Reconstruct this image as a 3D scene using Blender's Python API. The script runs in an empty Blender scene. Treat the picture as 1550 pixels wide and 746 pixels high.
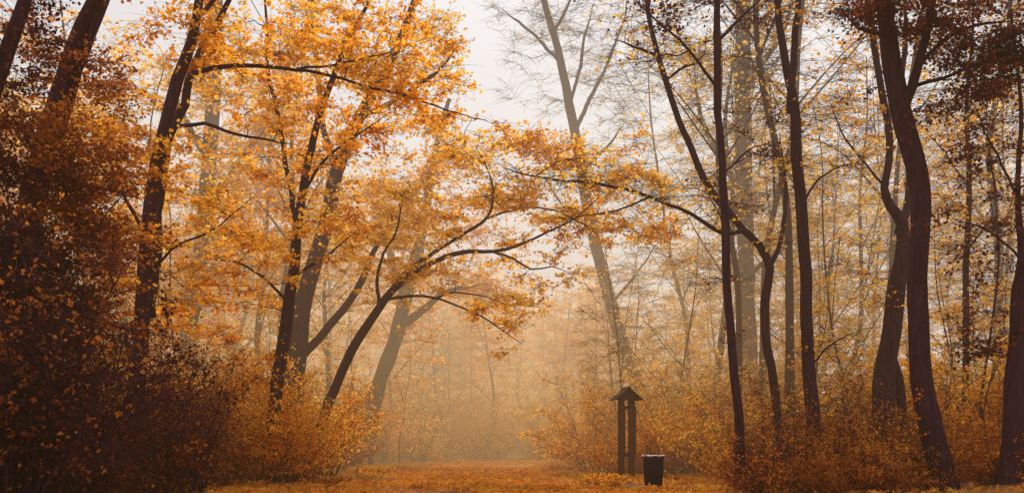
import bpy, math
import numpy as np
rng = np.random.default_rng(11)
F=1489.0; CX=775.0; HY=680.0; CH=0.75
def W(px,py,d): return np.array([(px-CX)/F*d, d, CH+(HY-py)/F*d])
scene=bpy.context.scene
scene.view_settings.view_transform='Standard'
scene.view_settings.look='None'
scene.view_settings.exposure=0

# ---------------------------------------------------------------- materials
def new_mat(name):
    m=bpy.data.materials.new(name); m.use_nodes=True
    m.node_tree.nodes.clear()
    return m, m.node_tree.nodes, m.node_tree.links
def ramp(n, stops):
    r=n.new('ShaderNodeValToRGB'); e=r.color_ramp.elements
    while len(e)<len(stops): e.new(0.5)
    for el,(p,c) in zip(e,stops):
        el.position=p; el.color=(c[0],c[1],c[2],1)
    return r
def leaf_mat(name, cols, trans=0.5, scale=0.9):
    m,n,l=new_mat(name)
    g=n.new('ShaderNodeNewGeometry')
    no=n.new('ShaderNodeTexNoise'); no.inputs['Scale'].default_value=scale; no.inputs['Detail'].default_value=2
    l.new(g.outputs['Position'],no.inputs['Vector'])
    mx=n.new('ShaderNodeMath'); mx.operation='MULTIPLY_ADD'; mx.inputs[1].default_value=0.5
    l.new(g.outputs['Random Per Island'],mx.inputs[0])
    m2=n.new('ShaderNodeMath'); m2.operation='MULTIPLY_ADD'; m2.inputs[1].default_value=1.5; m2.inputs[2].default_value=-0.5
    l.new(no.outputs['Fac'],m2.inputs[0]); l.new(m2.outputs[0],mx.inputs[2])
    r=ramp(n,[(i/(len(cols)-1),c) for i,c in enumerate(cols)])
    l.new(mx.outputs[0],r.inputs[0])
    d=n.new('ShaderNodeBsdfDiffuse'); t=n.new('ShaderNodeBsdfTranslucent'); mi=n.new('ShaderNodeMixShader')
    mi.inputs[0].default_value=trans
    l.new(r.outputs[0],d.inputs[0]); l.new(r.outputs[0],t.inputs[0])
    l.new(d.outputs[0],mi.inputs[1]); l.new(t.outputs[0],mi.inputs[2])
    o=n.new('ShaderNodeOutputMaterial'); l.new(mi.outputs[0],o.inputs[0])
    return m
def bark_mat(name,c1,c2,sc=6):
    m,n,l=new_mat(name)
    g=n.new('ShaderNodeNewGeometry')
    mp=n.new('ShaderNodeMapping'); mp.inputs['Scale'].default_value=(1,1,0.22)
    l.new(g.outputs['Position'],mp.inputs['Vector'])
    no=n.new('ShaderNodeTexNoise'); no.inputs['Scale'].default_value=sc*2.5; no.inputs['Detail'].default_value=6; no.inputs['Roughness'].default_value=0.65
    l.new(mp.outputs[0],no.inputs['Vector'])
    r=ramp(n,[(0.35,c1),(0.7,c2)]); l.new(no.outputs['Fac'],r.inputs[0])
    b=n.new('ShaderNodeBsdfPrincipled'); b.inputs['Roughness'].default_value=0.9
    b.inputs['Specular IOR Level'].default_value=0.1
    bp=n.new('ShaderNodeBump'); bp.inputs['Strength'].default_value=0.8; bp.inputs['Distance'].default_value=0.03
    l.new(no.outputs['Fac'],bp.inputs['Height']); l.new(bp.outputs[0],b.inputs['Normal'])
    l.new(r.outputs[0],b.inputs['Base Color'])
    o=n.new('ShaderNodeOutputMaterial'); l.new(b.outputs[0],o.inputs[0])
    return m
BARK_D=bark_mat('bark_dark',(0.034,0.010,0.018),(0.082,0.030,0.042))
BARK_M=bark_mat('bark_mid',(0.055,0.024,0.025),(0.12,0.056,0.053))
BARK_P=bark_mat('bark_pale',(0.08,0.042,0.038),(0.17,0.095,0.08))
GOLD=leaf_mat('leaf_gold',[(0.86,0.345,0.026),(0.97,0.505,0.04),(0.98,0.59,0.07),(0.98,0.69,0.155)],0.69)
AMBER=leaf_mat('leaf_amber',[(0.67,0.195,0.018),(0.94,0.385,0.028),(0.98,0.50,0.04),(0.98,0.59,0.08)],0.69)
FALLEN=leaf_mat('leaf_fallen',[(0.30,0.09,0.025),(0.66,0.24,0.03),(0.88,0.39,0.05),(0.93,0.52,0.10)],0.35,2.0)
RUST=leaf_mat('leaf_rust',[(0.16,0.038,0.02),(0.37,0.087,0.02),(0.64,0.2,0.024),(0.88,0.35,0.04)],0.5)
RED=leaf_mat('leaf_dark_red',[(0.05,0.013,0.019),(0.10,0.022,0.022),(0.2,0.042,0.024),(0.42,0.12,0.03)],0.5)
MAROON_SHADE=leaf_mat('leaf_maroon_shade',[(0.045,0.013,0.022),(0.075,0.018,0.022),(0.13,0.03,0.022),(0.3,0.085,0.024)],0.45,0.7)  # maroon, darkened in the colour to imitate unlit, vignetted foliage at far left
TAN=leaf_mat('leaf_tan',[(0.84,0.39,0.05),(0.94,0.53,0.08),(0.96,0.61,0.14),(0.96,0.68,0.23)],0.68)

# ---------------------------------------------------------------- mesh helpers
class Acc:
    def __init__(s): s.v=[]; s.f=[]; s.o=0
    def add(s,v,f):
        s.v.append(np.asarray(v,dtype=np.float32).reshape(-1,3)); s.f.append(np.asarray(f,dtype=np.int32)+s.o); s.o+=len(s.v[-1])
    def mesh(s,name,mat,smooth=False):
        me=bpy.data.meshes.new(name)
        if s.v:
            v=np.concatenate(s.v); f=np.concatenate(s.f)
            me.vertices.add(len(v)); me.vertices.foreach_set('co',v.ravel())
            me.loops.add(len(f)*4); me.loops.foreach_set('vertex_index',f.ravel())
            me.polygons.add(len(f))
            me.polygons.foreach_set('loop_start',np.arange(0,len(f)*4,4,dtype=np.int32))
            if smooth: me.polygons.foreach_set('use_smooth',np.ones(len(f),dtype=bool))
            me.update(calc_edges=True)
        me.materials.append(mat)
        return me
def nrm(a): return a/np.maximum(np.linalg.norm(a,axis=-1,keepdims=True),1e-9)
def tubes(acc,P,R,S,rough=0.0):
    P=np.asarray(P,float); R=np.asarray(R,float)
    if P.ndim==2: P=P[None]; R=R[None]
    M,K,_=P.shape
    if M==0: return
    T=nrm(np.gradient(P,axis=1)); mean=T.mean(1)
    ref=np.where(np.abs(mean[:,2:3])>0.7,np.array([[1,0.1,0]]),np.array([[0.05,0.03,1.0]]))[:,None,:]
    U=nrm(np.cross(T,ref)); V=np.cross(T,U)
    a=np.arange(S)*2*np.pi/S
    RR=np.repeat(R[:,:,None],S,2)
    if rough>0:
        k=np.arange(K)[None,:,None]
        n=0
        for j in range(5):
            n=n+np.sin(k*rng.uniform(0.1,1.1)+rng.integers(1,4)*a[None,None,:]+rng.uniform(0,6.3))/(1+0.4*j)
        RR=RR*(1+rough*n*0.5)
    ring=P[:,:,None,:]+RR[...,None]*(np.cos(a)[None,None,:,None]*U[:,:,None,:]+np.sin(a)[None,None,:,None]*V[:,:,None,:])
    m=np.arange(M)[:,None,None]*K*S; k=np.arange(K-1)[None,:,None]*S; s=np.arange(S)[None,None,:]; s2=(s+1)%S
    f=np.stack([m+k+s,m+k+s2,m+k+S+s2,m+k+S+s],-1).reshape(-1,4)
    acc.add(ring,f)
def leaves(acc,P,size,flat=0.55):
    N=len(P)
    if N==0: return
    nrmv=rng.normal(size=(N,3))*flat; nrmv[:,2]+=0.7; nrmv=nrm(nrmv)
    d=rng.normal(size=(N,3)); d=nrm(d-(d*nrmv).sum(1,keepdims=True)*nrmv)
    s=np.cross(nrmv,d)
    L=size*rng.uniform(0.6,1.35,(N,1)); w=L*rng.uniform(0.34,0.55,(N,1)); fo=L*rng.uniform(-0.1,0.25,(N,1))
    a=P-d*L*0.5; c=P+d*L*0.5; m=P+d*L*rng.uniform(-0.15,0.1,(N,1))
    b=m+s*w+nrmv*fo; e=m-s*w+nrmv*fo
    v=np.stack([a,b,c,e],1)
    acc.add(v,np.arange(N*4).reshape(N,4))
def catmull(pts,step):
    P=np.asarray(pts,float)
    P=np.vstack([2*P[0]-P[1],P,2*P[-1]-P[-2]])
    out=[]
    for i in range(1,len(P)-2):
        L=np.linalg.norm(P[i+1][:3]-P[i][:3]); n=max(1,int(round(L/step)))
        t=(np.arange(n)/n)[:,None]
        p0,p1,p2,p3=P[i-1],P[i],P[i+1],P[i+2]
        out.append(0.5*((2*p1)+(-p0+p2)*t+(2*p0-5*p1+4*p2-p3)*t**2+(-p0+3*p1-3*p2+p3)*t**3))
    out.append(P[-2][None])
    return np.vstack(out)
def twigs(wood,leaf,N,D,k,L,m,size,r=0.004,up=0.05,spread=0.05,flat=0.55,bare=0.0,vz=0.24):
    if len(N)==0: return
    N=np.repeat(N,k,0); D=np.repeat(D,k,0); M=len(N)
    dr=nrm(D*0.55*np.array([1,1,0.7])+rng.normal(size=(M,3))*np.array([0.8,0.8,vz])+np.array([0,0,up]))
    ll=L*rng.uniform(0.45,1.3,(M,1)); t=np.linspace(0,1,4)
    kink=rng.normal(size=(M,3))*0.14
    P=N[:,None,:]+dr[:,None,:]*ll[:,None,:]*t[None,:,None]+kink[:,None,:]*ll[:,None,:]*(t*(1-t)*2)[None,:,None]-np.array([0,0,0.10])*ll[:,None,:]*(t**2)[None,:,None]
    R=r*np.array([1,0.8,0.6,0.3])[None,:]*rng.uniform(0.7,1.3,(M,1))
    tubes(wood,P,R,3)
    if m>0:
        cnt=rng.poisson(m,M)*(rng.random(M)>bare)
        idx=np.repeat(np.arange(M),cnt); tt=rng.uniform(0.15,1.08,len(idx))[:,None]
        lp=N[idx]+dr[idx]*ll[idx]*tt+rng.normal(size=(len(idx),3))*np.array([spread,spread,spread*0.6])-np.array([0,0,0.1])*ll[idx]*tt**2
        leaves(leaf,lp,size,flat)
def grow(wood,nodes,rad,attr,rscale=1.0,K=7):
    """connect attraction points to the nearest branch; returns nodes and directions of new branches"""
    P=nodes.copy(); R=rad.copy(); NN=[];DD=[];CP=[];CR=[]
    d0=np.array([np.min(np.linalg.norm(P-a,axis=1)) for a in attr])
    for a in attr[np.argsort(d0)]:
        v=a-P; dist=np.linalg.norm(v,axis=1)+0.7*np.maximum(0,P[:,2]-a[2])+0.25*np.maximum(0,-(v[:,2])+0.0)
        i=int(np.argmin(dist)); L=np.linalg.norm(v[i])
        if L<0.15: continue
        t=np.linspace(0,1,K)[:,None]
        side=np.cross(nrm(v[i]),rng.normal(size=3))
        ctrl=(P[i]+a)/2+side*0.16*L+np.array([0,0,0.10*L*rng.uniform(-0.4,1.4)])
        C=(1-t)**2*P[i]+2*t*(1-t)*ctrl+t**2*a
        C[1:-1]+=rng.normal(size=(K-2,3))*0.03*L
        r0=min(R[i]*0.75,(0.006+0.0075*L)*rscale)
        r=r0*(1-0.8*t[:,0])
        CP.append(C);CR.append(r)
        P=np.vstack([P,C[1:]]);R=np.concatenate([R,r[1:]])
        NN.append(C[2:]);DD.append(nrm(np.gradient(C,axis=0))[2:])
    if CP: tubes(wood,np.array(CP),np.array(CR),5)
    if NN: return np.vstack(NN),np.vstack(DD)
    return np.zeros((0,3)),np.zeros((0,3))
def ell(c,r,n):
    u=nrm(rng.normal(size=(n,3)))*rng.random((n,1))**(1/2.2)
    return np.asarray(c)+u*np.asarray(r)

# ---------------------------------------------------------------- terrain
def xc(y):
    y=np.asarray(y,float)
    return -0.8-0.012*(y-17)+np.where(y>38,((y-38)/14.0)**2*1.5,0)
def gz(x,y):
    x=np.asarray(x,float);y=np.asarray(y,float)
    dx=x-xc(np.clip(y,-30,66))
    s=lambda t:np.clip(t,0,1)**2*(3-2*np.clip(t,0,1))
    h=0.55*s((-dx-4.0)/7)+0.18*s((dx-4.2)/6)
    h=h+s((np.abs(dx)-4.2)/5)*0.10*(np.sin(x*0.9+y*0.35)+np.sin(x*0.37-y*0.61+1.3))
    return h
COL=bpy.context.collection
def link(me,name,parent=None,loc=(0,0,0),rot=0,sc=1):
    o=bpy.data.objects.new(name,me); COL.objects.link(o)
    o.location=loc; o.rotation_euler=(0,0,rot); o.scale=(sc,sc,sc)
    if parent: o.parent=parent
    return o
def tag(o,label,cat,group=None):
    o['label']=label; o['category']=cat
    if group: o['group']=group

def litter_mat(name,cols,sc):
    m,n,l=new_mat(name)
    g=n.new('ShaderNodeNewGeometry')
    v=n.new('ShaderNodeTexVoronoi'); v.inputs['Scale'].default_value=sc
    l.new(g.outputs['Position'],v.inputs['Vector'])
    no=n.new('ShaderNodeTexNoise'); no.inputs['Scale'].default_value=0.5; no.inputs['Detail'].default_value=5
    l.new(g.outputs['Position'],no.inputs['Vector'])
    sp=n.new('ShaderNodeSeparateColor'); l.new(v.outputs['Color'],sp.inputs[0])
    ma=n.new('ShaderNodeMath'); ma.operation='MULTIPLY_ADD'; ma.inputs[1].default_value=0.5
    m2=n.new('ShaderNodeMath'); m2.operation='MULTIPLY_ADD'; m2.inputs[1].default_value=1.5; m2.inputs[2].default_value=-0.5
    l.new(no.outputs['Fac'],m2.inputs[0]); l.new(sp.outputs[0],ma.inputs[0]); l.new(m2.outputs[0],ma.inputs[2])
    r=ramp(n,[(i/(len(cols)-1),c) for i,c in enumerate(cols)]); l.new(ma.outputs[0],r.inputs[0])
    b=n.new('ShaderNodeBsdfPrincipled'); b.inputs['Roughness'].default_value=0.95; b.inputs['Specular IOR Level'].default_value=0.05
    bp=n.new('ShaderNodeBump'); bp.inputs['Strength'].default_value=0.6; bp.inputs['Distance'].default_value=0.03
    l.new(v.outputs['Distance'],bp.inputs['Height']); l.new(bp.outputs[0],b.inputs['Normal'])
    l.new(r.outputs[0],b.inputs['Base Color'])
    o=n.new('ShaderNodeOutputMaterial'); l.new(b.outputs[0],o.inputs[0])
    return m
GROUND=litter_mat('leaf_litter',[(0.05,0.02,0.02),(0.12,0.045,0.025),(0.30,0.11,0.03),(0.5,0.23,0.05)],14)
PATHM=litter_mat('path_surface',[(0.08,0.035,0.03),(0.20,0.085,0.04),(0.42,0.19,0.06),(0.56,0.33,0.14)],16)
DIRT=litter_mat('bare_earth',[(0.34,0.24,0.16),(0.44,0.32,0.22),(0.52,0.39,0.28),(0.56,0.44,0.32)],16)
xs=np.concatenate([-np.geomspace(400,15.5,28),np.arange(-15,15.01,0.3),np.geomspace(15.5,400,28)])
ys=np.concatenate([-np.geomspace(60,6,8),np.arange(-5,100,0.6),np.geomspace(101,900,24)])
X,Y=np.meshgrid(xs,ys); Z=gz(X,Y)
nx,ny=len(xs),len(ys)
i=(np.arange(ny-1)[:,None]*nx+np.arange(nx-1)[None,:]).ravel()
a=Acc(); a.add(np.stack([X,Y,Z],-1),np.stack([i,i+1,i+nx+1,i+nx],1))
g=link(a.mesh('ground',GROUND,True),'ground'); g['kind']='structure'
def strip(y0,y1,hw,z,name,mat,off=0,taper=False):
    yy=np.arange(y0,y1,0.5); cc=xc(yy)+off
    a=Acc(); nn=9; us=np.linspace(-1,1,nn)
    edge=1+0.14*np.sin(yy*0.8)+0.10*np.sin(yy*2.1+1)
    if taper: edge=edge*np.sqrt(np.clip(1-((yy-(y0+y1)/2)/((y1-y0)/2))**2,0.01,1))
    V=np.stack([cc[:,None]+us[None,:]*hw*edge[:,None],np.repeat(yy[:,None],nn,1),np.full((len(yy),nn),z)],-1)
    i=(np.arange(len(yy)-1)[:,None]*nn+np.arange(nn-1)[None,:]).ravel()
    a.add(V,np.stack([i,i+1,i+nn+1,i+nn],1))
    p=link(a.mesh(name,mat,True),name); p['kind']='structure'
strip(-5,65,2.2,0.004,'path',PATHM)
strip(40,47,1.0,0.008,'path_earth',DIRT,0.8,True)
a=Acc(); n=120000
y=14+60*rng.random(n)**1.8; x=xc(y)+rng.normal(size=n)*3.2
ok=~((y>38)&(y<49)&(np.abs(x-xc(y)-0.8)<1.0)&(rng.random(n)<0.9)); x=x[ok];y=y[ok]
cl=np.sin(x*1.3+y*0.4)+np.sin(x*0.6-y*0.9+2)+np.sin(x*2.9+y*1.7)*0.6
ok=rng.random(len(x))<0.42+0.34*cl; x=x[ok];y=y[ok];n=len(x)
P=np.stack([x,y,gz(x,y)+rng.uniform(0.008,0.09,n)],1)
leaves(a,P,0.10,0.9)
o=link(a.mesh('fallen_leaves',FALLEN),'fallen_leaves'); o['kind']='stuff'; tag(o,'orange and gold fallen leaves strewn over the path','leaves')
GRASS=leaf_mat('grass_blade',[(0.2,0.12,0.03),(0.38,0.22,0.04),(0.6,0.34,0.07),(0.7,0.42,0.12)],0.4)
n=14000
y=22+50*rng.random(n)**1.1; sd=np.where(rng.random(n)<0.7,-1,1)
x=xc(y)+sd*(2.1+np.abs(rng.normal(size=n))*1.3)
b=np.stack([x,y,gz(x,y)-0.01],1); h=rng.uniform(0.05,0.22,(n,1))
dr=np.stack([rng.normal(size=n)*0.4,rng.normal(size=n)*0.4,np.ones(n)],1)*h
th=rng.random(n)*6.3; s=np.stack([np.cos(th),np.sin(th),np.zeros(n)],1)*0.006
v=np.stack([b-s,b+s,b+dr+s*0.2,b+dr-s*0.2],1)
a=Acc(); a.add(v,np.arange(len(v)*4).reshape(-1,4))
o=link(a.mesh('grass',GRASS),'grass'); o['kind']='stuff'; tag(o,'dry yellow grass along the path edges','grass')

# ---------------------------------------------------------------- hero trees
def hero(label,d,mains,blobs,bark,leafm,k=3,m=8,size=0.075,L=0.5,limit=1.2,rs=1.0,bare=0.1,name='autumn_tree',flat=0.55,S=12,ws=0.85,shoot=0.5,reach=0.8,dn=1.0,tw=None,wb=0.016):
    """mains: polylines (px,py,width_px[,depth offset]); the first starts at the ground."""
    wood=Acc();leaf=Acc();nodes=[];rads=[];extra=[]
    base=None
    for mi,pl in enumerate(mains):
        pts=[]
        for q in pl:
            dd=d+(q[3] if len(q)>3 else 0)
            w=W(q[0],q[1],dd); pts.append([*w,ws*q[2]/2/F*dd])
        if mi==0 or pl[0][1]>=600:
            b=np.array(pts[0]); z0=float(gz(b[0],b[1]))
            if b[2]>z0+0.1:
                dirx=(b[0]-pts[1][0])/max(0.3,abs(b[2]-pts[1][2]))
                pts.insert(0,[b[0]+dirx*(b[2]-z0)*0.7,b[1],z0-0.12,b[3]*1.2])
            else:
                pts[0][2]=z0-0.12; pts[0][3]*=1.15
            if base is None: base=np.array([pts[0][0],pts[0][1],z0])
        else:
            pts[-1][3]=min(pts[-1][3],0.006)
        q=catmull(pts,0.22)
        n=len(q)
        amp=0.006 if mi==0 else wb
        wob=np.cumsum(rng.normal(size=(n,3))*amp,axis=0); wob-=np.linspace(0,1,n)[:,None]*wob[-1]
        q[:,:3]+=wob; q[:,3]=np.maximum(q[:,3],0.004)
        tubes(wood,q[:,:3],q[:,3],S if q[:,3].max()>0.04 else 7,0.10)
        nodes.append(q[:,:3]);rads.append(q[:,3])
        if shoot>0:
            sel=q[(q[:,3]<0.085)&(q[:,2]>base[2]+2.2)]
            if len(sel):
                c=rng.random(len(sel))<shoot*(0.9 if mi else 0.35)
                s_=sel[c][:,:3]; o_=nrm(rng.normal(size=s_.shape)*np.array([1,1,0.7])+np.array([0,0,0.45]))*rng.uniform(0.35,1.3,(len(s_),1))*reach
                extra.append(s_+o_)
                extra.append(q[-1:,:3]+rng.normal(size=(3,3))*0.45)
    nodes=np.vstack(nodes);rads=np.concatenate(rads)
    ok=nodes[:,2]>base[2]+limit
    nodes,rads=nodes[ok],rads[ok]
    at=[]
    for b in blobs:
        px,py,rx,ry,n=b[:5]; off=b[5] if len(b)>5 else 0.0
        dd=d+off; sx=rx/F*dd; sz=ry/F*dd
        at.append(ell(W(px,py,dd),(sx,max(sx*0.8,0.8),sz),max(1,int(n*dn))))
    at=np.vstack(at+extra)
    at=at[at[:,2]>base[2]+0.3]
    N,D=grow(wood,nodes,rads,at,rs)
    twigs(wood,leaf,N,D,k,L,m,size,bare=bare,flat=flat,r=tw or 0.004*max(1,d/20))
    e=bpy.data.objects.new(name,None); COL.objects.link(e); e.location=base; e.empty_display_size=0.3
    tag(e,label,'tree')
    for acc,nm,mat,sm in ((wood,'trunk',bark,True),(leaf,'crown',leafm,False)):
        if acc.v:
            acc.v=[v-base.astype(np.float32) for v in acc.v]
            link(acc.mesh(nm,mat,sm),nm,e)
    return e

hero('thick dark leaning trunk rising out of dense rust leaves',14,
 [[(-20,700,50),(15,480,48),(50,300,46),(92,150,42,.2),(122,70,40,.3),(150,0,35,.3),(185,-110,28,.3)],
  [(105,120,26),(118,60,26,-.3),(150,-20,20,-.6),(160,-110,14,-.6)],
  [(50,300,16),(100,330,12,-.4),(150,380,9,-.5),(180,450,6,-.5)]],
 [(60,60,90,60,8),(40,190,90,50,20,-.9),(120,250,90,60,22,-.9),(60,360,90,60,26,-.9),(140,360,60,60,16,-.6),(160,130,60,60,8),(60,470,80,60,22,-1),(130,480,60,60,14,-.6)],BARK_D,RUST,k=3,m=11,size=0.055)
hero('dark trunk wrapped in maroon leaves coloured dark for shade',12.5,
 [[(-120,700,40),(-70,400,36),(-30,200,30),(5,90,26),(38,0,22),(60,-100,18)],
  [(-70,400,16),(-10,430,12),(50,480,9),(90,540,6)]],
 [(0,130,70,80,12),(20,270,80,60,20),(20,400,80,60,24),(70,30,50,40,3),(50,540,80,50,20),(0,600,80,60,16),(80,440,60,70,14)],BARK_D,MAROON_SHADE,k=3,m=13,size=0.048)
hero('dark twin stemmed tree with long horizontal boughs and orange leaves',17,
 [[(196,715,36),(206,600,32),(215,480,28),(225,330,25),(240,230,25),(262,140,22),(288,70,18),(300,0,15),(312,-110,11)],
  [(225,480,22,.2),(238,380,21,.5),(246,300,20,.6),(262,210,17,.6),(285,140,15,.7),(312,70,12,.8),(350,0,9,1),(380,-70,6,1)],
  [(294,108,9),(340,98,8,-.2),(390,97,7,-.3),(450,104,6,-.4),(520,120,5,-.4),(600,142,4,-.2),(660,162,3),(735,182,2)],
  [(268,190,8,.6),(310,192,6),(360,203,5,-.3),(410,213,3.5,-.5),(442,217,2,-.5)],
  [(300,30,9),(340,-10,7),(420,-50,5),(500,-80,4)],
  [(450,104,4.5,-.4),(520,95,3.5,-.8),(590,80,2.5,-1)],
  [(222,360,8),(190,300,6,-.4),(160,240,5,-.6),(140,180,3,-.6)],
  [(222,420,6),(260,380,4.5,-.5),(320,350,3,-.8),(380,300,2,-.8)]],
 [(240,30,80,50,6),(350,40,90,40,7),(460,65,90,38,10),(560,100,90,34,13,-.3),(655,150,75,26,11),(630,85,65,32,8,.8),(270,290,60,60,5),(300,420,80,60,9),(180,200,60,60,16,-.5),(150,420,50,50,9,-.5),(180,320,50,50,9,-.6)],
 BARK_D,AMBER,k=3,m=6,dn=0.82,size=0.083,bare=0.2)
hero('slender dark tree forking upward through amber leaves',20,
 [[(410,690,24),(417,600,23),(430,510,22),(444,410,19),(452,330,16),(462,260,14),(480,180,12),(505,110,10),(530,50,8),(560,0,6),(590,-80,4)],
  [(450,350,11),(440,270,9,.5),(425,190,8,.7),(410,110,7,.8),(405,30,5,1),(400,-60,4,1)],
  [(455,300,7),(490,250,5,-.4),(530,210,4,-.5),(590,170,3,-.5)],
  [(436,460,6),(400,420,4.5,-.5),(360,400,3.5,-.8),(310,390,2,-.9)],
  [(440,420,6),(490,390,4.5,-.4),(540,350,3,-.6)]],
 [(430,40,80,50,6),(560,40,80,45,9),(640,50,60,50,7,.4),(590,190,80,36,9),(500,200,70,40,5),(400,250,80,50,10),(340,330,80,50,12),(480,330,60,40,5),(370,440,80,45,12),(300,500,80,40,13),(420,130,60,40,6),(380,560,70,40,12)],
 BARK_D,AMBER,k=3,m=6.5,dn=0.82,size=0.083,bare=0.2)
hero('stout grey brown tree leaning in mist with golden leaves',27,
 [[(436,690,38),(448,560,34),(462,450,30),(492,350,27),(515,250,24),(545,180,21),(585,110,17),(615,40,14),(640,-30,11),(670,-110,7)],
  [(448,548,16,.2),(480,512,15),(515,470,14),(540,425,12),(555,395,10),(580,350,7),(610,310,4)],
  [(510,270,13),(490,200,11,.6),(480,120,9,1),(475,30,7,1),(470,-60,5,1)],
  [(545,180,11),(600,150,8,-.6),(660,110,6,-.8),(700,60,4,-1)]],
 [(640,110,80,50,14),(665,60,50,50,6),(600,260,90,36,16),(670,200,50,36,7),(540,330,90,32,15),(620,350,80,28,12),(480,60,80,50,8),(350,100,80,60,10,1),(380,380,80,50,14,1),(320,270,70,60,13,1)],
 BARK_D,GOLD,k=3,m=6.8,size=0.095,L=0.6,dn=0.88,bare=0.18)
hero('arching tree leaning over the path with golden leaves',23.5,
 [[(474,690,20),(492,620,18),(512,570,17),(540,515,16),(572,466,15),(592,440,13),(625,414,11),(660,395,9.3),(700,382,8),(745,380,6.5),(780,372,5),(830,350,4),(870,330,3),(905,300,2)],
  [(592,440,9),(610,415,8),(650,385,7,-.3),(700,355,6,-.5),(738,330,5,-.6),(746,290,3.5,-.6),(735,250,2.5,-.6),(715,215,1.5,-.6)],
  [(745,380,4.5),(775,392,4,-.3),(805,408,3.2,-.4),(835,404,2.3,-.4),(860,412,1.5,-.4)],
  [(580,456,6),(615,450,5,-.4),(655,452,4.2,-.6),(700,466,3.4,-.7),(745,488,2.5,-.7),(790,520,1.5,-.7)],
  [(574,462,7),(570,425,6,-.3),(580,385,4.5,-.5),(600,345,3.5,-.6),(610,290,2,-.6)],
  [(738,330,4,-.6),(790,315,3.5,-.3),(840,318,3,0),(900,345,2.5,0),(960,350,2,0)],
  [(790,315,3.5,-.3),(810,270,3,.3),(860,240,2.5,.3),(930,260,2,.3)],
  [(655,452,3.5,-.6),(690,445,3,-1),(740,450,2,-1),(790,470,1.5,-1)]],
 [(630,305,90,28,16,.8),(560,350,70,35,11,.8),(740,290,60,28,13,.8),(780,215,55,20,12,.5),(850,235,70,22,20,.5),(950,270,75,24,22),(880,325,80,18,17,.5),(985,350,60,16,15),(690,330,60,16,6,.8),(750,465,50,12,3),(700,235,50,28,10,.8)],
 BARK_D,GOLD,k=3,m=6,size=0.088,L=0.5,bare=0.25,shoot=0.8,wb=0.010)
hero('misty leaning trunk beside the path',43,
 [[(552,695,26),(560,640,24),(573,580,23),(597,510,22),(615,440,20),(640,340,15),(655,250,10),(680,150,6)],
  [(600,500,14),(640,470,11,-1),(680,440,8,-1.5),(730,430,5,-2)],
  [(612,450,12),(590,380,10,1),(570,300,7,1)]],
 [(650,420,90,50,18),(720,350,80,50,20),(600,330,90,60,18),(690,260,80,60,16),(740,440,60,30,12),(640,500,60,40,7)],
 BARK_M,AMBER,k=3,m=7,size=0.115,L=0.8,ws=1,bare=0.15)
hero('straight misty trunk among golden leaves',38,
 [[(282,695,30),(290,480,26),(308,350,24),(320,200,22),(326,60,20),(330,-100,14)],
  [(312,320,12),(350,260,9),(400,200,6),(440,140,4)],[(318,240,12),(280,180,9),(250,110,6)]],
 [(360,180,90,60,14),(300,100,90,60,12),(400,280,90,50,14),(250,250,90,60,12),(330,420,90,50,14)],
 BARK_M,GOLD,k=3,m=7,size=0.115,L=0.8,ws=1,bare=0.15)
hero('tall pale bare tree leaning in the mist',46,
 [[(990,690,28),(965,590,22),(940,515,20),(922,450,19),(905,390,18),(890,320,17),(878,250,16),(862,160,14),(845,80,12),(828,20,10),(812,-50,8),(800,-130,5)],
  [(870,200,7),(900,140,6,.8),(925,90,4,1),(945,30,3,1.5),(955,-40,2,1.5)],
  [(862,160,5),(878,110,5,-.8),(885,60,4,-1),(900,0,3,-1)],
  [(850,100,6),(815,60,4.5,.8),(785,35,3.5,1),(755,10,2,1)],
  [(880,260,6),(920,220,4,-1),(950,180,3,-1)],
  [(898,350,5),(850,310,4,1),(820,260,2.5,1)],
  [(838,50,5),(860,10,4),(885,-50,3)],
  [(925,460,5),(960,420,4),(1000,360,3)]],
 [(900,90,70,70,34),(800,40,60,60,20),(860,30,60,50,20),(950,150,60,60,26),(820,150,50,50,10),(840,260,50,50,10),(940,240,60,50,18),(780,110,40,40,6)],
 BARK_M,TAN,k=3,m=0.4,size=0.1,L=0.9,rs=1.1,name='bare_tree',ws=1,shoot=0.5,reach=1.6,tw=0.0075)
hero('slim dark straight tree with bare lower trunk',17.5,
 [[(1121,742,19),(1119,650,17),(1113,560,16),(1104,450,15),(1100,340,15),(1094,230,13),(1089,150,13),(1089,70,13),(1090,0,11),(1092,-110,8)],
  [(1090,140,6),(1060,90,5,-.3),(1020,50,4,-.5),(985,20,3,-.5),(950,-10,2,-.5)],
  [(1090,60,6),(1130,20,5,.4),(1170,-20,3,.5)],
  [(1098,260,4),(1130,230,3,.3),(1170,215,2,.5)]],
 [(1000,15,60,30,10,-.4),(1060,10,40,30,6),(1150,10,50,30,5)],BARK_D,RED,k=3,m=3,size=0.065,bare=0.4,shoot=0.45)
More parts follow.
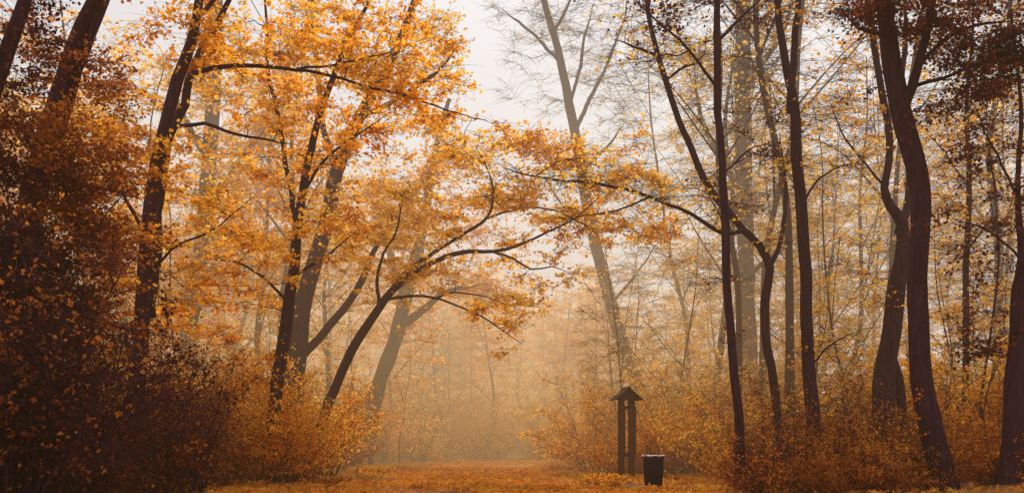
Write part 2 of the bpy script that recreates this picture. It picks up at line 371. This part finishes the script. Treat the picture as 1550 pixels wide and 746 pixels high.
hero('crooked dark tree with a long arching branch over the path',20,
 [[(1184,700,18),(1176,600,16),(1162,520,16),(1160,450,16),(1166,405,15),(1150,370,14),(1125,345,13),(1098,312,13),(1070,275,13),(1048,225,12),(1030,180,11),(1010,120,10),(995,70,9),(984,20,8),(975,-80,6)],
  [(1125,350,9),(1095,353,8,-.2),(1065,335,7,-.4),(1030,315,6,-.5),(985,297,5.5,-.5),(930,283,5,-.6),(870,274,4,-.6),(800,265,3,-.6),(755,250,2,-.6)],
  [(1010,120,6),(1040,100,5,.4),(1075,90,4,.5)],
  [(1000,85,6),(970,75,5,-.4),(930,60,3,-.5)],
  [(985,297,4,-.5),(960,310,3.5,-.7),(920,322,3,-.8),(870,330,2,-.8)],
  [(1166,405,9),(1185,350,8,.4),(1190,280,6,.6),(1180,200,4,.6)]],
 [(850,262,60,25,6,-.6),(960,300,60,25,6,-.5),(980,60,50,40,12),(1050,90,50,40,10),(1190,250,50,50,10,.5)],BARK_D,GOLD,k=3,m=2,size=0.075,bare=0.5,shoot=0.7,wb=0.012)
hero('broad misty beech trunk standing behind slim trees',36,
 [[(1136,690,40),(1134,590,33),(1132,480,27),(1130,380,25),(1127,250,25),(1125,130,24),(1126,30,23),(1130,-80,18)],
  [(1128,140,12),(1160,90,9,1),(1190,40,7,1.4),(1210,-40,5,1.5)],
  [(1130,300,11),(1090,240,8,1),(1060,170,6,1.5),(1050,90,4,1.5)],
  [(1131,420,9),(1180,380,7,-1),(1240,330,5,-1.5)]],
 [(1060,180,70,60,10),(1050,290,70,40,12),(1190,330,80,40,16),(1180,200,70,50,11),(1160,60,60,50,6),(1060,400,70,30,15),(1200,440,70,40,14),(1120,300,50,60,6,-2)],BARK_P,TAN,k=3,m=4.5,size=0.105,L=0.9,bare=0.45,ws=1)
hero('dark smooth tree forking high above rust shrubs',18.5,
 [[(1228,738,28),(1229,650,26),(1223,560,24),(1218,470,21),(1214,380,20),(1207,290,21),(1201,220,20),(1198,160,17),(1186,100,14),(1178,40,12),(1172,-40,10),(1168,-110,7)],
  [(1198,170,13),(1204,110,13,.2),(1208,50,12,.3),(1214,-10,10,.4),(1222,-100,7,.4)],
  [(1210,320,5),(1240,270,4,.4),(1275,250,3,.6),(1310,247,2,.6)],
  [(1222,560,4),(1260,520,3,.3),(1300,500,2,.4)]],
 [(1180,10,60,30,5),(1250,30,50,40,8),(1280,240,50,25,6,.4)],BARK_D,AMBER,k=3,m=2.3,size=0.07,bare=0.5,shoot=0.5)
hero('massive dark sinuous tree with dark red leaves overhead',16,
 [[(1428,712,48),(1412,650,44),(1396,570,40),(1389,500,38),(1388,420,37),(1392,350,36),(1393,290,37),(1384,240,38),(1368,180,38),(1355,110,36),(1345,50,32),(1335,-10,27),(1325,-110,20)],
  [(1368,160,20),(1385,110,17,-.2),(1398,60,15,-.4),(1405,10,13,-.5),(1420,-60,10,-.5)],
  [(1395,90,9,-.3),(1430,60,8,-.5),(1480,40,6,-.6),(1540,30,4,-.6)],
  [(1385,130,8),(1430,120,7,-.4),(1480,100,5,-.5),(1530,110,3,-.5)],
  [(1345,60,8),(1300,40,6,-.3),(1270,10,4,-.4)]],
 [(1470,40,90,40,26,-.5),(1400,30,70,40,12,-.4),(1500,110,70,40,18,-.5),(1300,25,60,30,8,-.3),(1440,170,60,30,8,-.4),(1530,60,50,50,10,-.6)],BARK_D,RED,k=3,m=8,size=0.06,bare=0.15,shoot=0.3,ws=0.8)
hero('stout curved tree with swollen base beside a dark trunk',19.5,
 [[(1336,690,44),(1338,610,40),(1345,530,36),(1356,440,32),(1364,380,28),(1362,335,22),(1344,312,17),(1336,285,15),(1343,240,14),(1342,190,13),(1332,130,13),(1322,70,12),(1312,10,11),(1304,-90,8)],
  [(1362,350,18),(1378,290,15,.4),(1372,220,13,.5),(1360,150,11,.5),(1365,60,9,.5),(1375,-50,7,.5)],
  [(1347,520,14),(1360,600,18,.2),(1364,690,22,.3)],
  [(1336,280,5),(1310,250,4),(1270,200,3,.4),(1255,150,2,.4)]],
 [(1280,180,50,50,10),(1420,300,60,50,12,.5),(1460,240,60,50,12,.5),(1300,90,50,50,10),(1300,400,50,50,8)],BARK_D,AMBER,k=3,m=2.5,size=0.07,bare=0.45,shoot=0.5,ws=0.82)
hero('thick dark tree rising behind tangled brown shrubs',15.5,
 [[(1530,712,44),(1533,620,38),(1538,520,32),(1545,440,27),(1549,390,19),(1540,320,10),(1541,250,9),(1545,180,7),(1540,100,5),(1530,20,3)],
  [(1545,430,20),(1570,330,18),(1600,200,15),(1620,50,12),(1640,-80,9)],
  [(1541,300,5),(1515,250,4),(1490,200,3),(1475,160,2)],
  [(1549,400,5),(1515,360,4),(1480,340,3),(1440,330,2)]],
 [(1500,210,50,60,14),(1530,330,60,50,10),(1500,500,60,40,12),(1560,120,60,60,10),(1480,400,40,40,6)],BARK_D,RED,k=3,m=4.5,size=0.06,bare=0.3)
hero('thin straight dark young tree with sparse leaves',22,
 [[(1459,690,13),(1461,560,12),(1460,440,11),(1464,340,10),(1465,240,9),(1462,160,7),(1470,60,5),(1475,-60,4)],
  [(1462,380,4),(1490,340,3),(1520,320,2)],[(1464,280,4),(1430,230,3),(1400,200,2)]],
 [(1450,330,70,60,14),(1480,200,60,60,14),(1460,480,70,40,14)],BARK_D,AMBER,k=3,m=2.5,size=0.075,bare=0.4)

# ---------------------------------------------------------------- repeated vegetation variants
def variant_tree(H,cr,n,m,size,leafm,bark,lean=0.05,k=3,L=0.9,r0=0.2,low=0.3,bare=0.2,tr=0.006,spread=0.08):
    wood=Acc();leaf=Acc()
    zs=np.linspace(0,H,7); off=np.cumsum(rng.normal(size=(7,2))*H*0.016,axis=0)+np.outer(zs,rng.normal(size=2)*lean)
    off-=off[0]
    pts=[[off[j,0],off[j,1],zs[j]-0.15*(j==0),r0*(1-zs[j]/H*0.85)*(1.35 if j==0 else 1)] for j in range(7)]
    q=catmull(pts,0.4); tubes(wood,q[:,:3],q[:,3],9,0.1)
    nodes=[q[:,:3]];rads=[q[:,3]]
    for _ in range(7):
        s=q[rng.integers(int(len(q)*low),int(len(q)*0.85))]
        an=rng.random()*6.3; ln=rng.uniform(0.5,1.0)*cr
        e1=s[:3]+np.array([math.cos(an)*ln*0.5,math.sin(an)*ln*0.5,ln*0.55]); e2=s[:3]+np.array([math.cos(an)*ln,math.sin(an)*ln,ln*rng.uniform(0.7,1.3)])
        b=catmull([[*s[:3],s[3]*0.5],[*e1,s[3]*0.3],[*e2,0.015]],0.3)
        tubes(wood,b[:,:3],b[:,3],6,0.1); nodes.append(b[:,:3]);rads.append(b[:,3])
    nodes=np.vstack(nodes);rads=np.concatenate(rads)
    ok=nodes[:,2]>H*low*0.6
    c=np.array([off[4,0],off[4,1],H*(low+1.05)/2])
    at=ell(c,(cr,cr,H*(1.05-low)/2),n)
    N,D=grow(wood,nodes[ok],rads[ok],at,1.1)
    twigs(wood,leaf,N,D,k,L,m,size,r=tr,bare=bare,spread=spread,vz=0.16,flat=0.4)
    return wood.mesh('trunk',bark,True),leaf.mesh('crown',leafm)
def variant_shrub(H,ns,spread,k,m,size,leafm,bark,L=0.3,bare=0.2,tilt=0.75):
    wood=Acc();leaf=Acc();NN=[];DD=[];PP=[];RR=[]
    for _ in range(ns):
        an=rng.random()*6.3; r=rng.random()**0.5*spread*0.35; b=np.array([math.cos(an)*r,math.sin(an)*r,-0.05])
        ti=rng.uniform(0.03,tilt); an2=an+rng.normal()*0.6; h=H*rng.uniform(0.4,1.1)
        dr=np.array([math.cos(an2)*math.sin(ti),math.sin(an2)*math.sin(ti),math.cos(ti)])
        t=np.linspace(0,1,8)[:,None]
        C=b+dr*h*t+np.array([math.cos(an2),math.sin(an2),-0.4])*spread*0.22*t**2+np.cumsum(rng.normal(size=(8,3))*0.022*H,axis=0)*t
        PP.append(C);RR.append((0.005+0.005*H)*(1-0.85*t[:,0]))
        NN.append(C[2:]);DD.append(nrm(np.gradient(C,axis=0))[2:])
    tubes(wood,np.array(PP),np.array(RR),5)
    N=np.vstack(NN);D=np.vstack(DD)
    n2=len(N); dr=nrm(D+rng.normal(size=(n2,3))*0.8); ll=rng.uniform(0.1,0.32,(n2,1))*H
    t=np.linspace(0,1,5)
    P=N[:,None]+dr[:,None]*ll[:,None]*t[None,:,None]
    tubes(wood,P,(0.006*np.linspace(1,0.4,5))[None].repeat(n2,0),4)
    N2=P[:,1:].reshape(-1,3); D2=np.repeat(dr,4,0)
    twigs(wood,leaf,np.vstack([N,N2]),np.vstack([D,D2]),k,L,m,size,r=0.0035,bare=bare,spread=0.05,flat=0.8,vz=0.5)
    return wood.mesh('stems',bark,True),leaf.mesh('foliage',leafm)
def recol(v,leafm,bark=None):
    a,b=v; b=b.copy(); b.materials[0]=leafm
    if bark: a=a.copy(); a.materials[0]=bark
    return (a,b)
def place(v,name,x,y,rot,sc,label,cat,group,parts):
    e=bpy.data.objects.new(name,None); COL.objects.link(e)
    e.location=(x,y,float(gz(x,y))-0.03); e.rotation_euler=(0,0,rot); e.scale=(sc,sc,sc*rng.uniform(0.9,1.12)); e.empty_display_size=0.3
    tag(e,label,cat,group)
    for me,nm in zip(v,parts):
        if len(me.vertices): link(me,nm,e)
    return e
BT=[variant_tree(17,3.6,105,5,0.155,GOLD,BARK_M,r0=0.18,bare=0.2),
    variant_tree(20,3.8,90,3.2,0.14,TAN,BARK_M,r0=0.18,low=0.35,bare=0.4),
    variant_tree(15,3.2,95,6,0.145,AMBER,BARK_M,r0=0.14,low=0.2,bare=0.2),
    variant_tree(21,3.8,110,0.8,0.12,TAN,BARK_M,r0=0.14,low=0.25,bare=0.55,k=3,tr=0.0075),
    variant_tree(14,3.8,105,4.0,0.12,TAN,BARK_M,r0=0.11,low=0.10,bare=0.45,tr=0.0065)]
pos=[]
def tryadd(x,y,mind):
    if abs(x-float(xc(min(y,66))))<4.2 and y<70: return False
    px=x/y*F+CX
    if y<52 and 560<px<1040: return False
    for (a,b) in pos:
        if (a-x)**2+(b-y)**2<mind**2: return False
    pos.append((x,y)); return True
cnt=0
while cnt<32:
    y=rng.uniform(26,70); x=rng.uniform(0.15,0.56)*y
    if tryadd(x,y,2.6): cnt+=1
cnt=0
while cnt<30:
    y=rng.uniform(30,80); x=-rng.uniform(0.08,0.56)*y
    if tryadd(x,y,3.2): cnt+=1
cnt=0
while cnt<16:
    y=rng.uniform(64,88); x=rng.uniform(-0.13,0.10)*y
    if tryadd(x,y,3.2): cnt+=1
cnt=0
while cnt<20:
    y=rng.uniform(84,120); x=rng.uniform(-0.5,0.12)*y
    if tryadd(x,y,4.0): cnt+=1
cnt=0
while cnt<5:
    y=rng.uniform(84,120); x=rng.uniform(0.12,0.5)*y
    if tryadd(x,y,4.0): cnt+=1
for (x,y) in pos:
    px=x/y*F+CX
    if x>0.1*y and y<80: v=BT[rng.choice([1,3,3,3,4,4])]
    elif y>=64: v=BT[rng.choice([0,2,2,4])]
    else: v=BT[rng.choice([0,2,0,1])]
    sc=rng.uniform(0.8,1.1)
    if 650<px<980 and y<64: sc*=0.55
    place(v,'autumn_tree',x,y,rng.random()*6.3,sc,'slender woodland tree with pale autumn leaves in mist','tree','misty woodland trees',('trunk','crown'))
SP=[variant_tree(6,1.5,36,4.2,0.09,TAN,BARK_M,r0=0.035,low=0.1,L=0.5,k=2,bare=0.3,tr=0.004),
    variant_tree(8.5,1.8,48,4.5,0.09,GOLD,BARK_M,r0=0.045,low=0.1,L=0.55,k=2,bare=0.35,tr=0.0045),
    variant_tree(9,1.5,44,2,0.08,TAN,BARK_D,r0=0.035,low=0.1,L=0.5,k=3,bare=0.6,tr=0.0045)]
cnt=0;sp=[]
while cnt<80:
    y=rng.uniform(20,60); sd=1 if rng.random()<0.70 else -1
    x=float(xc(y))+sd*(4.6+abs(rng.normal())*0.24*y)
    if y<29 and 0<x<7.6: continue
    if all((a-x)**2+(b-y)**2>1.0 for a,b in sp):
        sp.append((x,y)); cnt+=1
        place(SP[rng.integers(3)],'sapling',x,y,rng.random()*6.3,rng.uniform(0.7,1.2),'thin young sapling with sparse yellowing leaves','tree','saplings at the woodland edge',('trunk','crown'))
S1=variant_shrub(1.6,16,1.2,2,3.2,0.065,RUST,BARK_D,bare=0.3)
S2=variant_shrub(2.1,18,1.4,2,4.5,0.07,AMBER,BARK_D,bare=0.2)
S3=variant_shrub(1.2,14,1.1,2,4.5,0.068,AMBER,BARK_M,bare=0.2)
S4=variant_shrub(2.6,20,1.3,2,4.5,0.072,AMBER,BARK_D,L=0.35,tilt=0.5,bare=0.2)
S5=variant_shrub(2.2,18,1.3,2,2.5,0.065,TAN,BARK_M,bare=0.4,tilt=0.5)
ND=variant_shrub(2.4,22,1.1,3,4,0.048,MAROON_SHADE,BARK_D,L=0.28)
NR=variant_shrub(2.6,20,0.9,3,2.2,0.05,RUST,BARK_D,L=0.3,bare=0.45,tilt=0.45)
near_d=[ND,ND,NR,recol(NR,MAROON_SHADE)]
mist=[recol(S1,AMBER,BARK_M),recol(S2,AMBER,BARK_M),recol(S3,GOLD,BARK_M),S5,recol(S4,GOLD,BARK_M)]
SH=('stems','foliage')
pts_all=[]
def scatter(n,fx,fy,vs,smin,smax,mind,label,group,clr=3.5):
    c=0;t=0
    while c<n and t<n*80:
        t+=1
        y=fy(); x=fx(y)
        if abs(x-float(xc(min(y,66))))<clr: continue
        if 0<x<(3.9 if y<20.5 else 5.2) and 14<y<26.8: continue
        if any((a-x)**2+(b-y)**2<mind**2 for a,b in pts_all): continue
        pts_all.append((x,y)); c+=1
        place(vs[rng.integers(len(vs))],'shrub',x,y,rng.random()*6.3,rng.uniform(smin,smax),label,'shrub',group,SH)
bear=lambda a,b:(lambda y:(rng.uniform(a,b)-CX)/F*y)
scatter(24,bear(-220,80),lambda:rng.uniform(10.5,15),near_d,0.8,1.25,0.45,'tall dense shrub with maroon leaves coloured dark for shade','dark shrubs beside the path')
scatter(12,bear(130,300),lambda:rng.uniform(14.5,19),[S1,NR,recol(S2,RUST)],0.6,0.9,0.55,'rust coloured shrub with thin tangled stems','rust shrubs at the wood edge')
scatter(24,bear(250,460),lambda:rng.uniform(18,24),[S2,S4,S1,S1],0.55,0.9,0.45,'amber leaved shrub below the trees','amber shrubs under the trees')
scatter(30,bear(150,500),lambda:rng.uniform(23,36),[S2,S3,S4,S1]+mist,0.9,1.4,0.8,'amber leaved shrub below the trees','amber shrubs under the trees')
scatter(40,bear(1075,1600),lambda:rng.uniform(14.8,20),[S1,NR,S3,recol(S3,RUST),S1],0.45,0.8,0.42,'rust coloured shrub with thin tangled stems','rust shrubs at the wood edge')
scatter(12,lambda y:rng.uniform(1.8,6.0),lambda:rng.uniform(27.2,31),[S2,S3,S4],0.7,0.95,0.6,'amber leaved shrub below the trees','amber shrubs under the trees',3.3)
scatter(54,bear(1010,1600),lambda:rng.uniform(20,36),[S2,S1,S4,S1]+mist,0.9,1.4,0.62,'amber leaved shrub below the trees','amber shrubs under the trees')
scatter(84,lambda y:float(xc(min(y,66)))+(1 if rng.random()<0.55 else -1)*(3.7+abs(rng.normal())*0.14*y),lambda:rng.uniform(28,66),mist,1.0,1.7,0.95,'misty golden shrub with fine twigs','misty shrubs along the path')
scatter(28,bear(540,900),lambda:rng.uniform(62,84),[mist[1],mist[4],mist[0]],1.4,2.4,1.5,'misty golden shrub with fine twigs','misty shrubs along the path',0)
LOW=[variant_shrub(0.5,12,0.5,2,2,0.05,AMBER,BARK_D,L=0.12),variant_shrub(0.35,10,0.5,2,2,0.05,RUST,BARK_M,L=0.1)]
c=0
while c<70:
    y=17.5+34*rng.random()**1.3; sd=1 if rng.random()<0.5 else -1
    x=float(xc(y))+sd*(2.4+abs(rng.normal())*0.9)
    if 2.1<x<3.4 and 15<y<26: continue
    c+=1
    place(LOW[rng.integers(2)],'low_plant',x,y,rng.random()*6.3,rng.uniform(0.3,0.75),'low leafy plant at the path edge','plant','low plants along the path',SH)

a=Acc(); n=50000
x=rng.uniform(-90,90,n); hh=(20+5*np.sin(x*0.13)+4*np.sin(x*0.37+2))*np.where(x>12,0.45,1)+rng.normal(size=n)*1.5
P=np.stack([x,rng.uniform(130,150,n),rng.random(n)**0.8*hh],1); leaves(a,P,0.75,1.0)
o=link(a.mesh('far_woods',TAN),'far_woods'); o['kind']='stuff'; tag(o,'far off autumn woods fading into mist','woods')

# ---------------------------------------------------------------- info post and bin
def box(acc,c,s,R=None,taper=1.0):
    v=np.array([[i,j,k] for k in (-.5,.5) for j in (-.5,.5) for i in (-.5,.5)],float)
    v[4:,:2]*=taper
    v=v*np.array(s)
    if R is not None: v=v@R.T
    v=v+np.array(c)
    f=[[0,2,3,1],[4,5,7,6],[0,1,5,4],[2,6,7,3],[0,4,6,2],[1,3,7,5]]
    acc.add(v,f)
def rx(a): c,s=math.cos(a),math.sin(a); return np.array([[1,0,0],[0,c,-s],[0,s,c]])
def bevelled(o,w=0.008):
    b=o.modifiers.new('bevel','BEVEL'); b.width=w; b.segments=2; b.limit_method='ANGLE'
WOOD=bark_mat('weathered_timber',(0.045,0.013,0.012),(0.14,0.042,0.028),10)
SHING=bark_mat('roof_shingle',(0.026,0.010,0.012),(0.075,0.033,0.032),14)
BX,BY=(948-CX)/F*25,25.0
e=bpy.data.objects.new('information_board',None); COL.objects.link(e); e.location=(BX,BY,0); e.rotation_euler=(0,0,math.radians(99))
tag(e,'weathered wooden notice post with small gabled roof','notice board')
for sy in (0.135,-0.135):
    a=Acc(); box(a,(0,sy,0.93),(0.12,0.15,2.06))
    bevelled(link(a.mesh('post',WOOD),'post',e))
for sy in (0.14,-0.14):
    a=Acc(); box(a,(-0.08,sy,1.25),(0.03,0.185,1.2))
    bevelled(link(a.mesh('side_board',WOOD),'side_board',e),0.004)
for zz in (0.62,1.82):
    a=Acc(); box(a,(0,0,zz),(0.07,0.116,0.09))
    bevelled(link(a.mesh('rail',WOOD),'rail',e))
a=Acc()
pitch=math.radians(40); AP=2.26
for sgn in (-1,1):
    for j in range(4):
        s=0.05+j*0.112
        y=sgn*s*math.cos(pitch); z=AP-s*math.sin(pitch)+0.035
        for q in range(4):
            box(a,(-0.24+q*0.16,y,z+rng.uniform(-0.003,0.003)),(0.156,0.14,0.028),rx(-sgn*(pitch-0.10)))
box(a,(0,0,AP+0.05),(0.68,0.06,0.045))
bevelled(link(a.mesh('roof',SHING),'roof',e),0.003)
for sgn in (-1,1):
    a=Acc()
    xg=0.22*sgn
    h=0.38
    y1=h*math.cos(pitch); z1=AP-h*math.sin(pitch)
    for (xa,xb) in ((xg-0.015,xg+0.015),):
        v=[[xa,0,AP],[xa,-y1,z1],[xa,0,z1],[xa,y1,z1],[xb,0,AP],[xb,-y1,z1],[xb,0,z1],[xb,y1,z1]]
        a.add(v,[[0,1,2,3],[7,6,5,4],[1,0,4,5],[0,3,7,4],[2,1,5,6],[3,2,6,7]])
    link(a.mesh('gable_board',WOOD),'gable_board',e)
for sgn in (-1,1):
    a=Acc(); box(a,(0,sgn*0.135,1.99),(0.40,0.08,0.06)); bevelled(link(a.mesh('beam',WOOD),'beam',e),0.004)

def simple(name,c,rough=0.6,spec=0.4,metal=0):
    m,n,l=new_mat(name); b=n.new('ShaderNodeBsdfPrincipled'); no=n.new('ShaderNodeTexNoise'); no.inputs['Scale'].default_value=9; no.inputs['Detail'].default_value=5
    r=ramp(n,[(0.3,[q*0.6 for q in c]),(0.7,[q*1.25 for q in c])]); l.new(no.outputs['Fac'],r.inputs[0]); l.new(r.outputs[0],b.inputs['Base Color'])
    b.inputs['Roughness'].default_value=rough; b.inputs['Specular IOR Level'].default_value=spec; b.inputs['Metallic'].default_value=metal
    o=n.new('ShaderNodeOutputMaterial'); l.new(b.outputs[0],o.inputs[0]); return m
BD=19.3; bx=(989-CX)/F*BD
e=bpy.data.objects.new('litter_bin',None); COL.objects.link(e); e.location=(bx,BD,0); tag(e,'dark tapered slatted litter bin with thin liner','litter bin')
a=Acc(); ns=18
for j in range(ns):
    an=j/ns*2*math.pi; c,s=math.cos(an),math.sin(an)
    rt,rb=0.205,0.165; w=0.066*16/18
    def P(r,t,z): return [c*r-s*t,s*r+c*t,z]
    v=[P(rb-0.012,-w*0.48,0.03),P(rb-0.012,w*0.48,0.03),P(rb+0.004,w*0.46,0.03),P(rb+0.004,-w*0.46,0.03),
       P(rt-0.012,-w*0.58,0.62),P(rt-0.012,w*0.58,0.62),P(rt+0.004,w*0.56,0.62),P(rt+0.004,-w*0.56,0.62)]
    a.add(v,[[0,1,2,3],[7,6,5,4],[0,4,5,1],[1,5,6,2],[2,6,7,3],[3,7,4,0]])
link(a.mesh('body',simple('bin_slats',(0.026,0.014,0.019),0.8,0.15)),'body',e)
a=Acc()
tubes(a,[[0,0,0.0],[0,0,0.04],[0,0,0.05],[0,0,0.5],[0,0,0.6]],[0.15,0.16,0.15,0.18,0.188],24)
link(a.mesh('inner_bucket',simple('bin_bucket',(0.02,0.013,0.015),0.8,0.15)),'inner_bucket',e)
t=np.linspace(0,2*math.pi,33)
for z,rr,nm in ((0.14,0.184,'hoop'),(0.52,0.208,'hoop')):
    a=Acc(); tubes(a,np.stack([np.cos(t)*rr,np.sin(t)*rr,np.full(33,z)],1),np.full(33,0.006),6); link(a.mesh(nm,simple('hoop_metal',(0.04,0.03,0.03),0.6,0.3,0.5)),nm,e)
a=Acc(); tubes(a,np.stack([np.cos(t)*0.206,np.sin(t)*0.206,0.626+0.008*np.sin(t*7)],1),0.015+0.006*np.sin(t*5),8,0.0)
tubes(a,[[0,0,0.63],[0,0,0.60],[0,0,0.50]],[0.198,0.178,0.16],24)
link(a.mesh('liner',simple('bag_plastic',(0.50,0.40,0.38),0.5)),'liner',e)

# ---------------------------------------------------------------- mist
m,n,l=new_mat('mist_glow_volume')
g=n.new('ShaderNodeNewGeometry'); sx=n.new('ShaderNodeSeparateXYZ'); l.new(g.outputs['Position'],sx.inputs[0])
def mrange(src,a0,a1,b0,b1,smooth=True):
    q=n.new('ShaderNodeMapRange'); q.interpolation_type='SMOOTHSTEP' if smooth else 'LINEAR'
    q.inputs['From Min'].default_value=a0;q.inputs['From Max'].default_value=a1;q.inputs['To Min'].default_value=b0;q.inputs['To Max'].default_value=b1
    l.new(src,q.inputs['Value']); return q.outputs['Result']
def mth(op,a_,b_):
    q=n.new('ShaderNodeMath'); q.operation=op
    for i_,s_ in enumerate((a_,b_)):
        if isinstance(s_,(int,float)): q.inputs[i_].default_value=s_
        else: l.new(s_,q.inputs[i_])
    return q.outputs[0]
dens=mth('MULTIPLY',mrange(sx.outputs['Y'],12,34,0.0013,0.0142),mrange(sx.outputs['Z'],2,24,1.2,0.35))
dens=mth('MULTIPLY',dens,mrange(sx.outputs['X'],6,26,1.0,0.75))
hr=ramp(n,[(0.0,(0.52,0.305,0.13)),(0.12,(0.68,0.435,0.21)),(0.34,(0.82,0.63,0.42)),(0.8,(0.84,0.80,0.77))])
l.new(mrange(sx.outputs['Z'],0,30,0,1,False),hr.inputs[0])
mixc=n.new('ShaderNodeMix'); mixc.data_type='RGBA'
l.new(mrange(sx.outputs['X'],6,26,0,0.92),mixc.inputs[0]); l.new(hr.outputs[0],mixc.inputs[6]); mixc.inputs[7].default_value=(0.90,0.82,0.79,1)  # light from the open right side painted in as whiter mist
ab=n.new('ShaderNodeVolumeAbsorption'); ab.inputs['Color'].default_value=(0,0,0,1); l.new(dens,ab.inputs['Density'])
em=n.new('ShaderNodeEmission'); l.new(mixc.outputs[2],em.inputs['Color']); l.new(dens,em.inputs['Strength'])  # mist emits its own glow, standing in for scattered light
ad=n.new('ShaderNodeAddShader'); l.new(ab.outputs[0],ad.inputs[0]); l.new(em.outputs[0],ad.inputs[1])
o=n.new('ShaderNodeOutputMaterial'); l.new(ad.outputs[0],o.inputs['Volume'])
a=Acc(); box(a,(0,90,14),(200,196,32))
ob=link(a.mesh('mist',m),'mist'); ob['kind']='structure'

# ---------------------------------------------------------------- light
w=bpy.data.worlds.new('World'); scene.world=w; w.use_nodes=True
n=w.node_tree.nodes; l=w.node_tree.links; n.clear()
sk=n.new('ShaderNodeTexSky'); sk.sky_type='NISHITA'; sk.sun_disc=False
EL=math.radians(42)
sk.sun_elevation=EL; sk.sun_rotation=math.radians(8); sk.air_density=1.0; sk.dust_density=1.5
hs=n.new('ShaderNodeHueSaturation'); hs.inputs['Saturation'].default_value=0.25
mx=n.new('ShaderNodeMix'); mx.data_type='RGBA'; mx.inputs[0].default_value=0.6; mx.inputs[7].default_value=(9.4,9.3,9.8,1)
bg=n.new('ShaderNodeBackground'); bg.inputs['Strength'].default_value=0.1
o=n.new('ShaderNodeOutputWorld')
l.new(sk.outputs[0],hs.inputs['Color']); l.new(hs.outputs[0],mx.inputs[6]); l.new(mx.outputs[2],bg.inputs[0]); l.new(bg.outputs[0],o.inputs[0])
sd=bpy.data.lights.new('sun','SUN'); sd.energy=4.8; sd.angle=math.radians(8); sd.color=(1,0.89,0.75)
so=bpy.data.objects.new('sun',sd); COL.objects.link(so); so.rotation_euler=(-(math.pi/2-EL),0,math.radians(-8))

cam=bpy.data.cameras.new('camera'); co=bpy.data.objects.new('camera',cam); COL.objects.link(co)
co.location=(0,0,CH); co.rotation_euler=(math.pi/2,0,0)
cam.sensor_width=36; cam.lens=36*F/1550; cam.shift_y=(HY-373)/1550; cam.clip_end=3000; cam.clip_start=0.1
scene.camera=co
tot=sum(len(m.polygons) for m in bpy.data.meshes); print('FACES',tot)
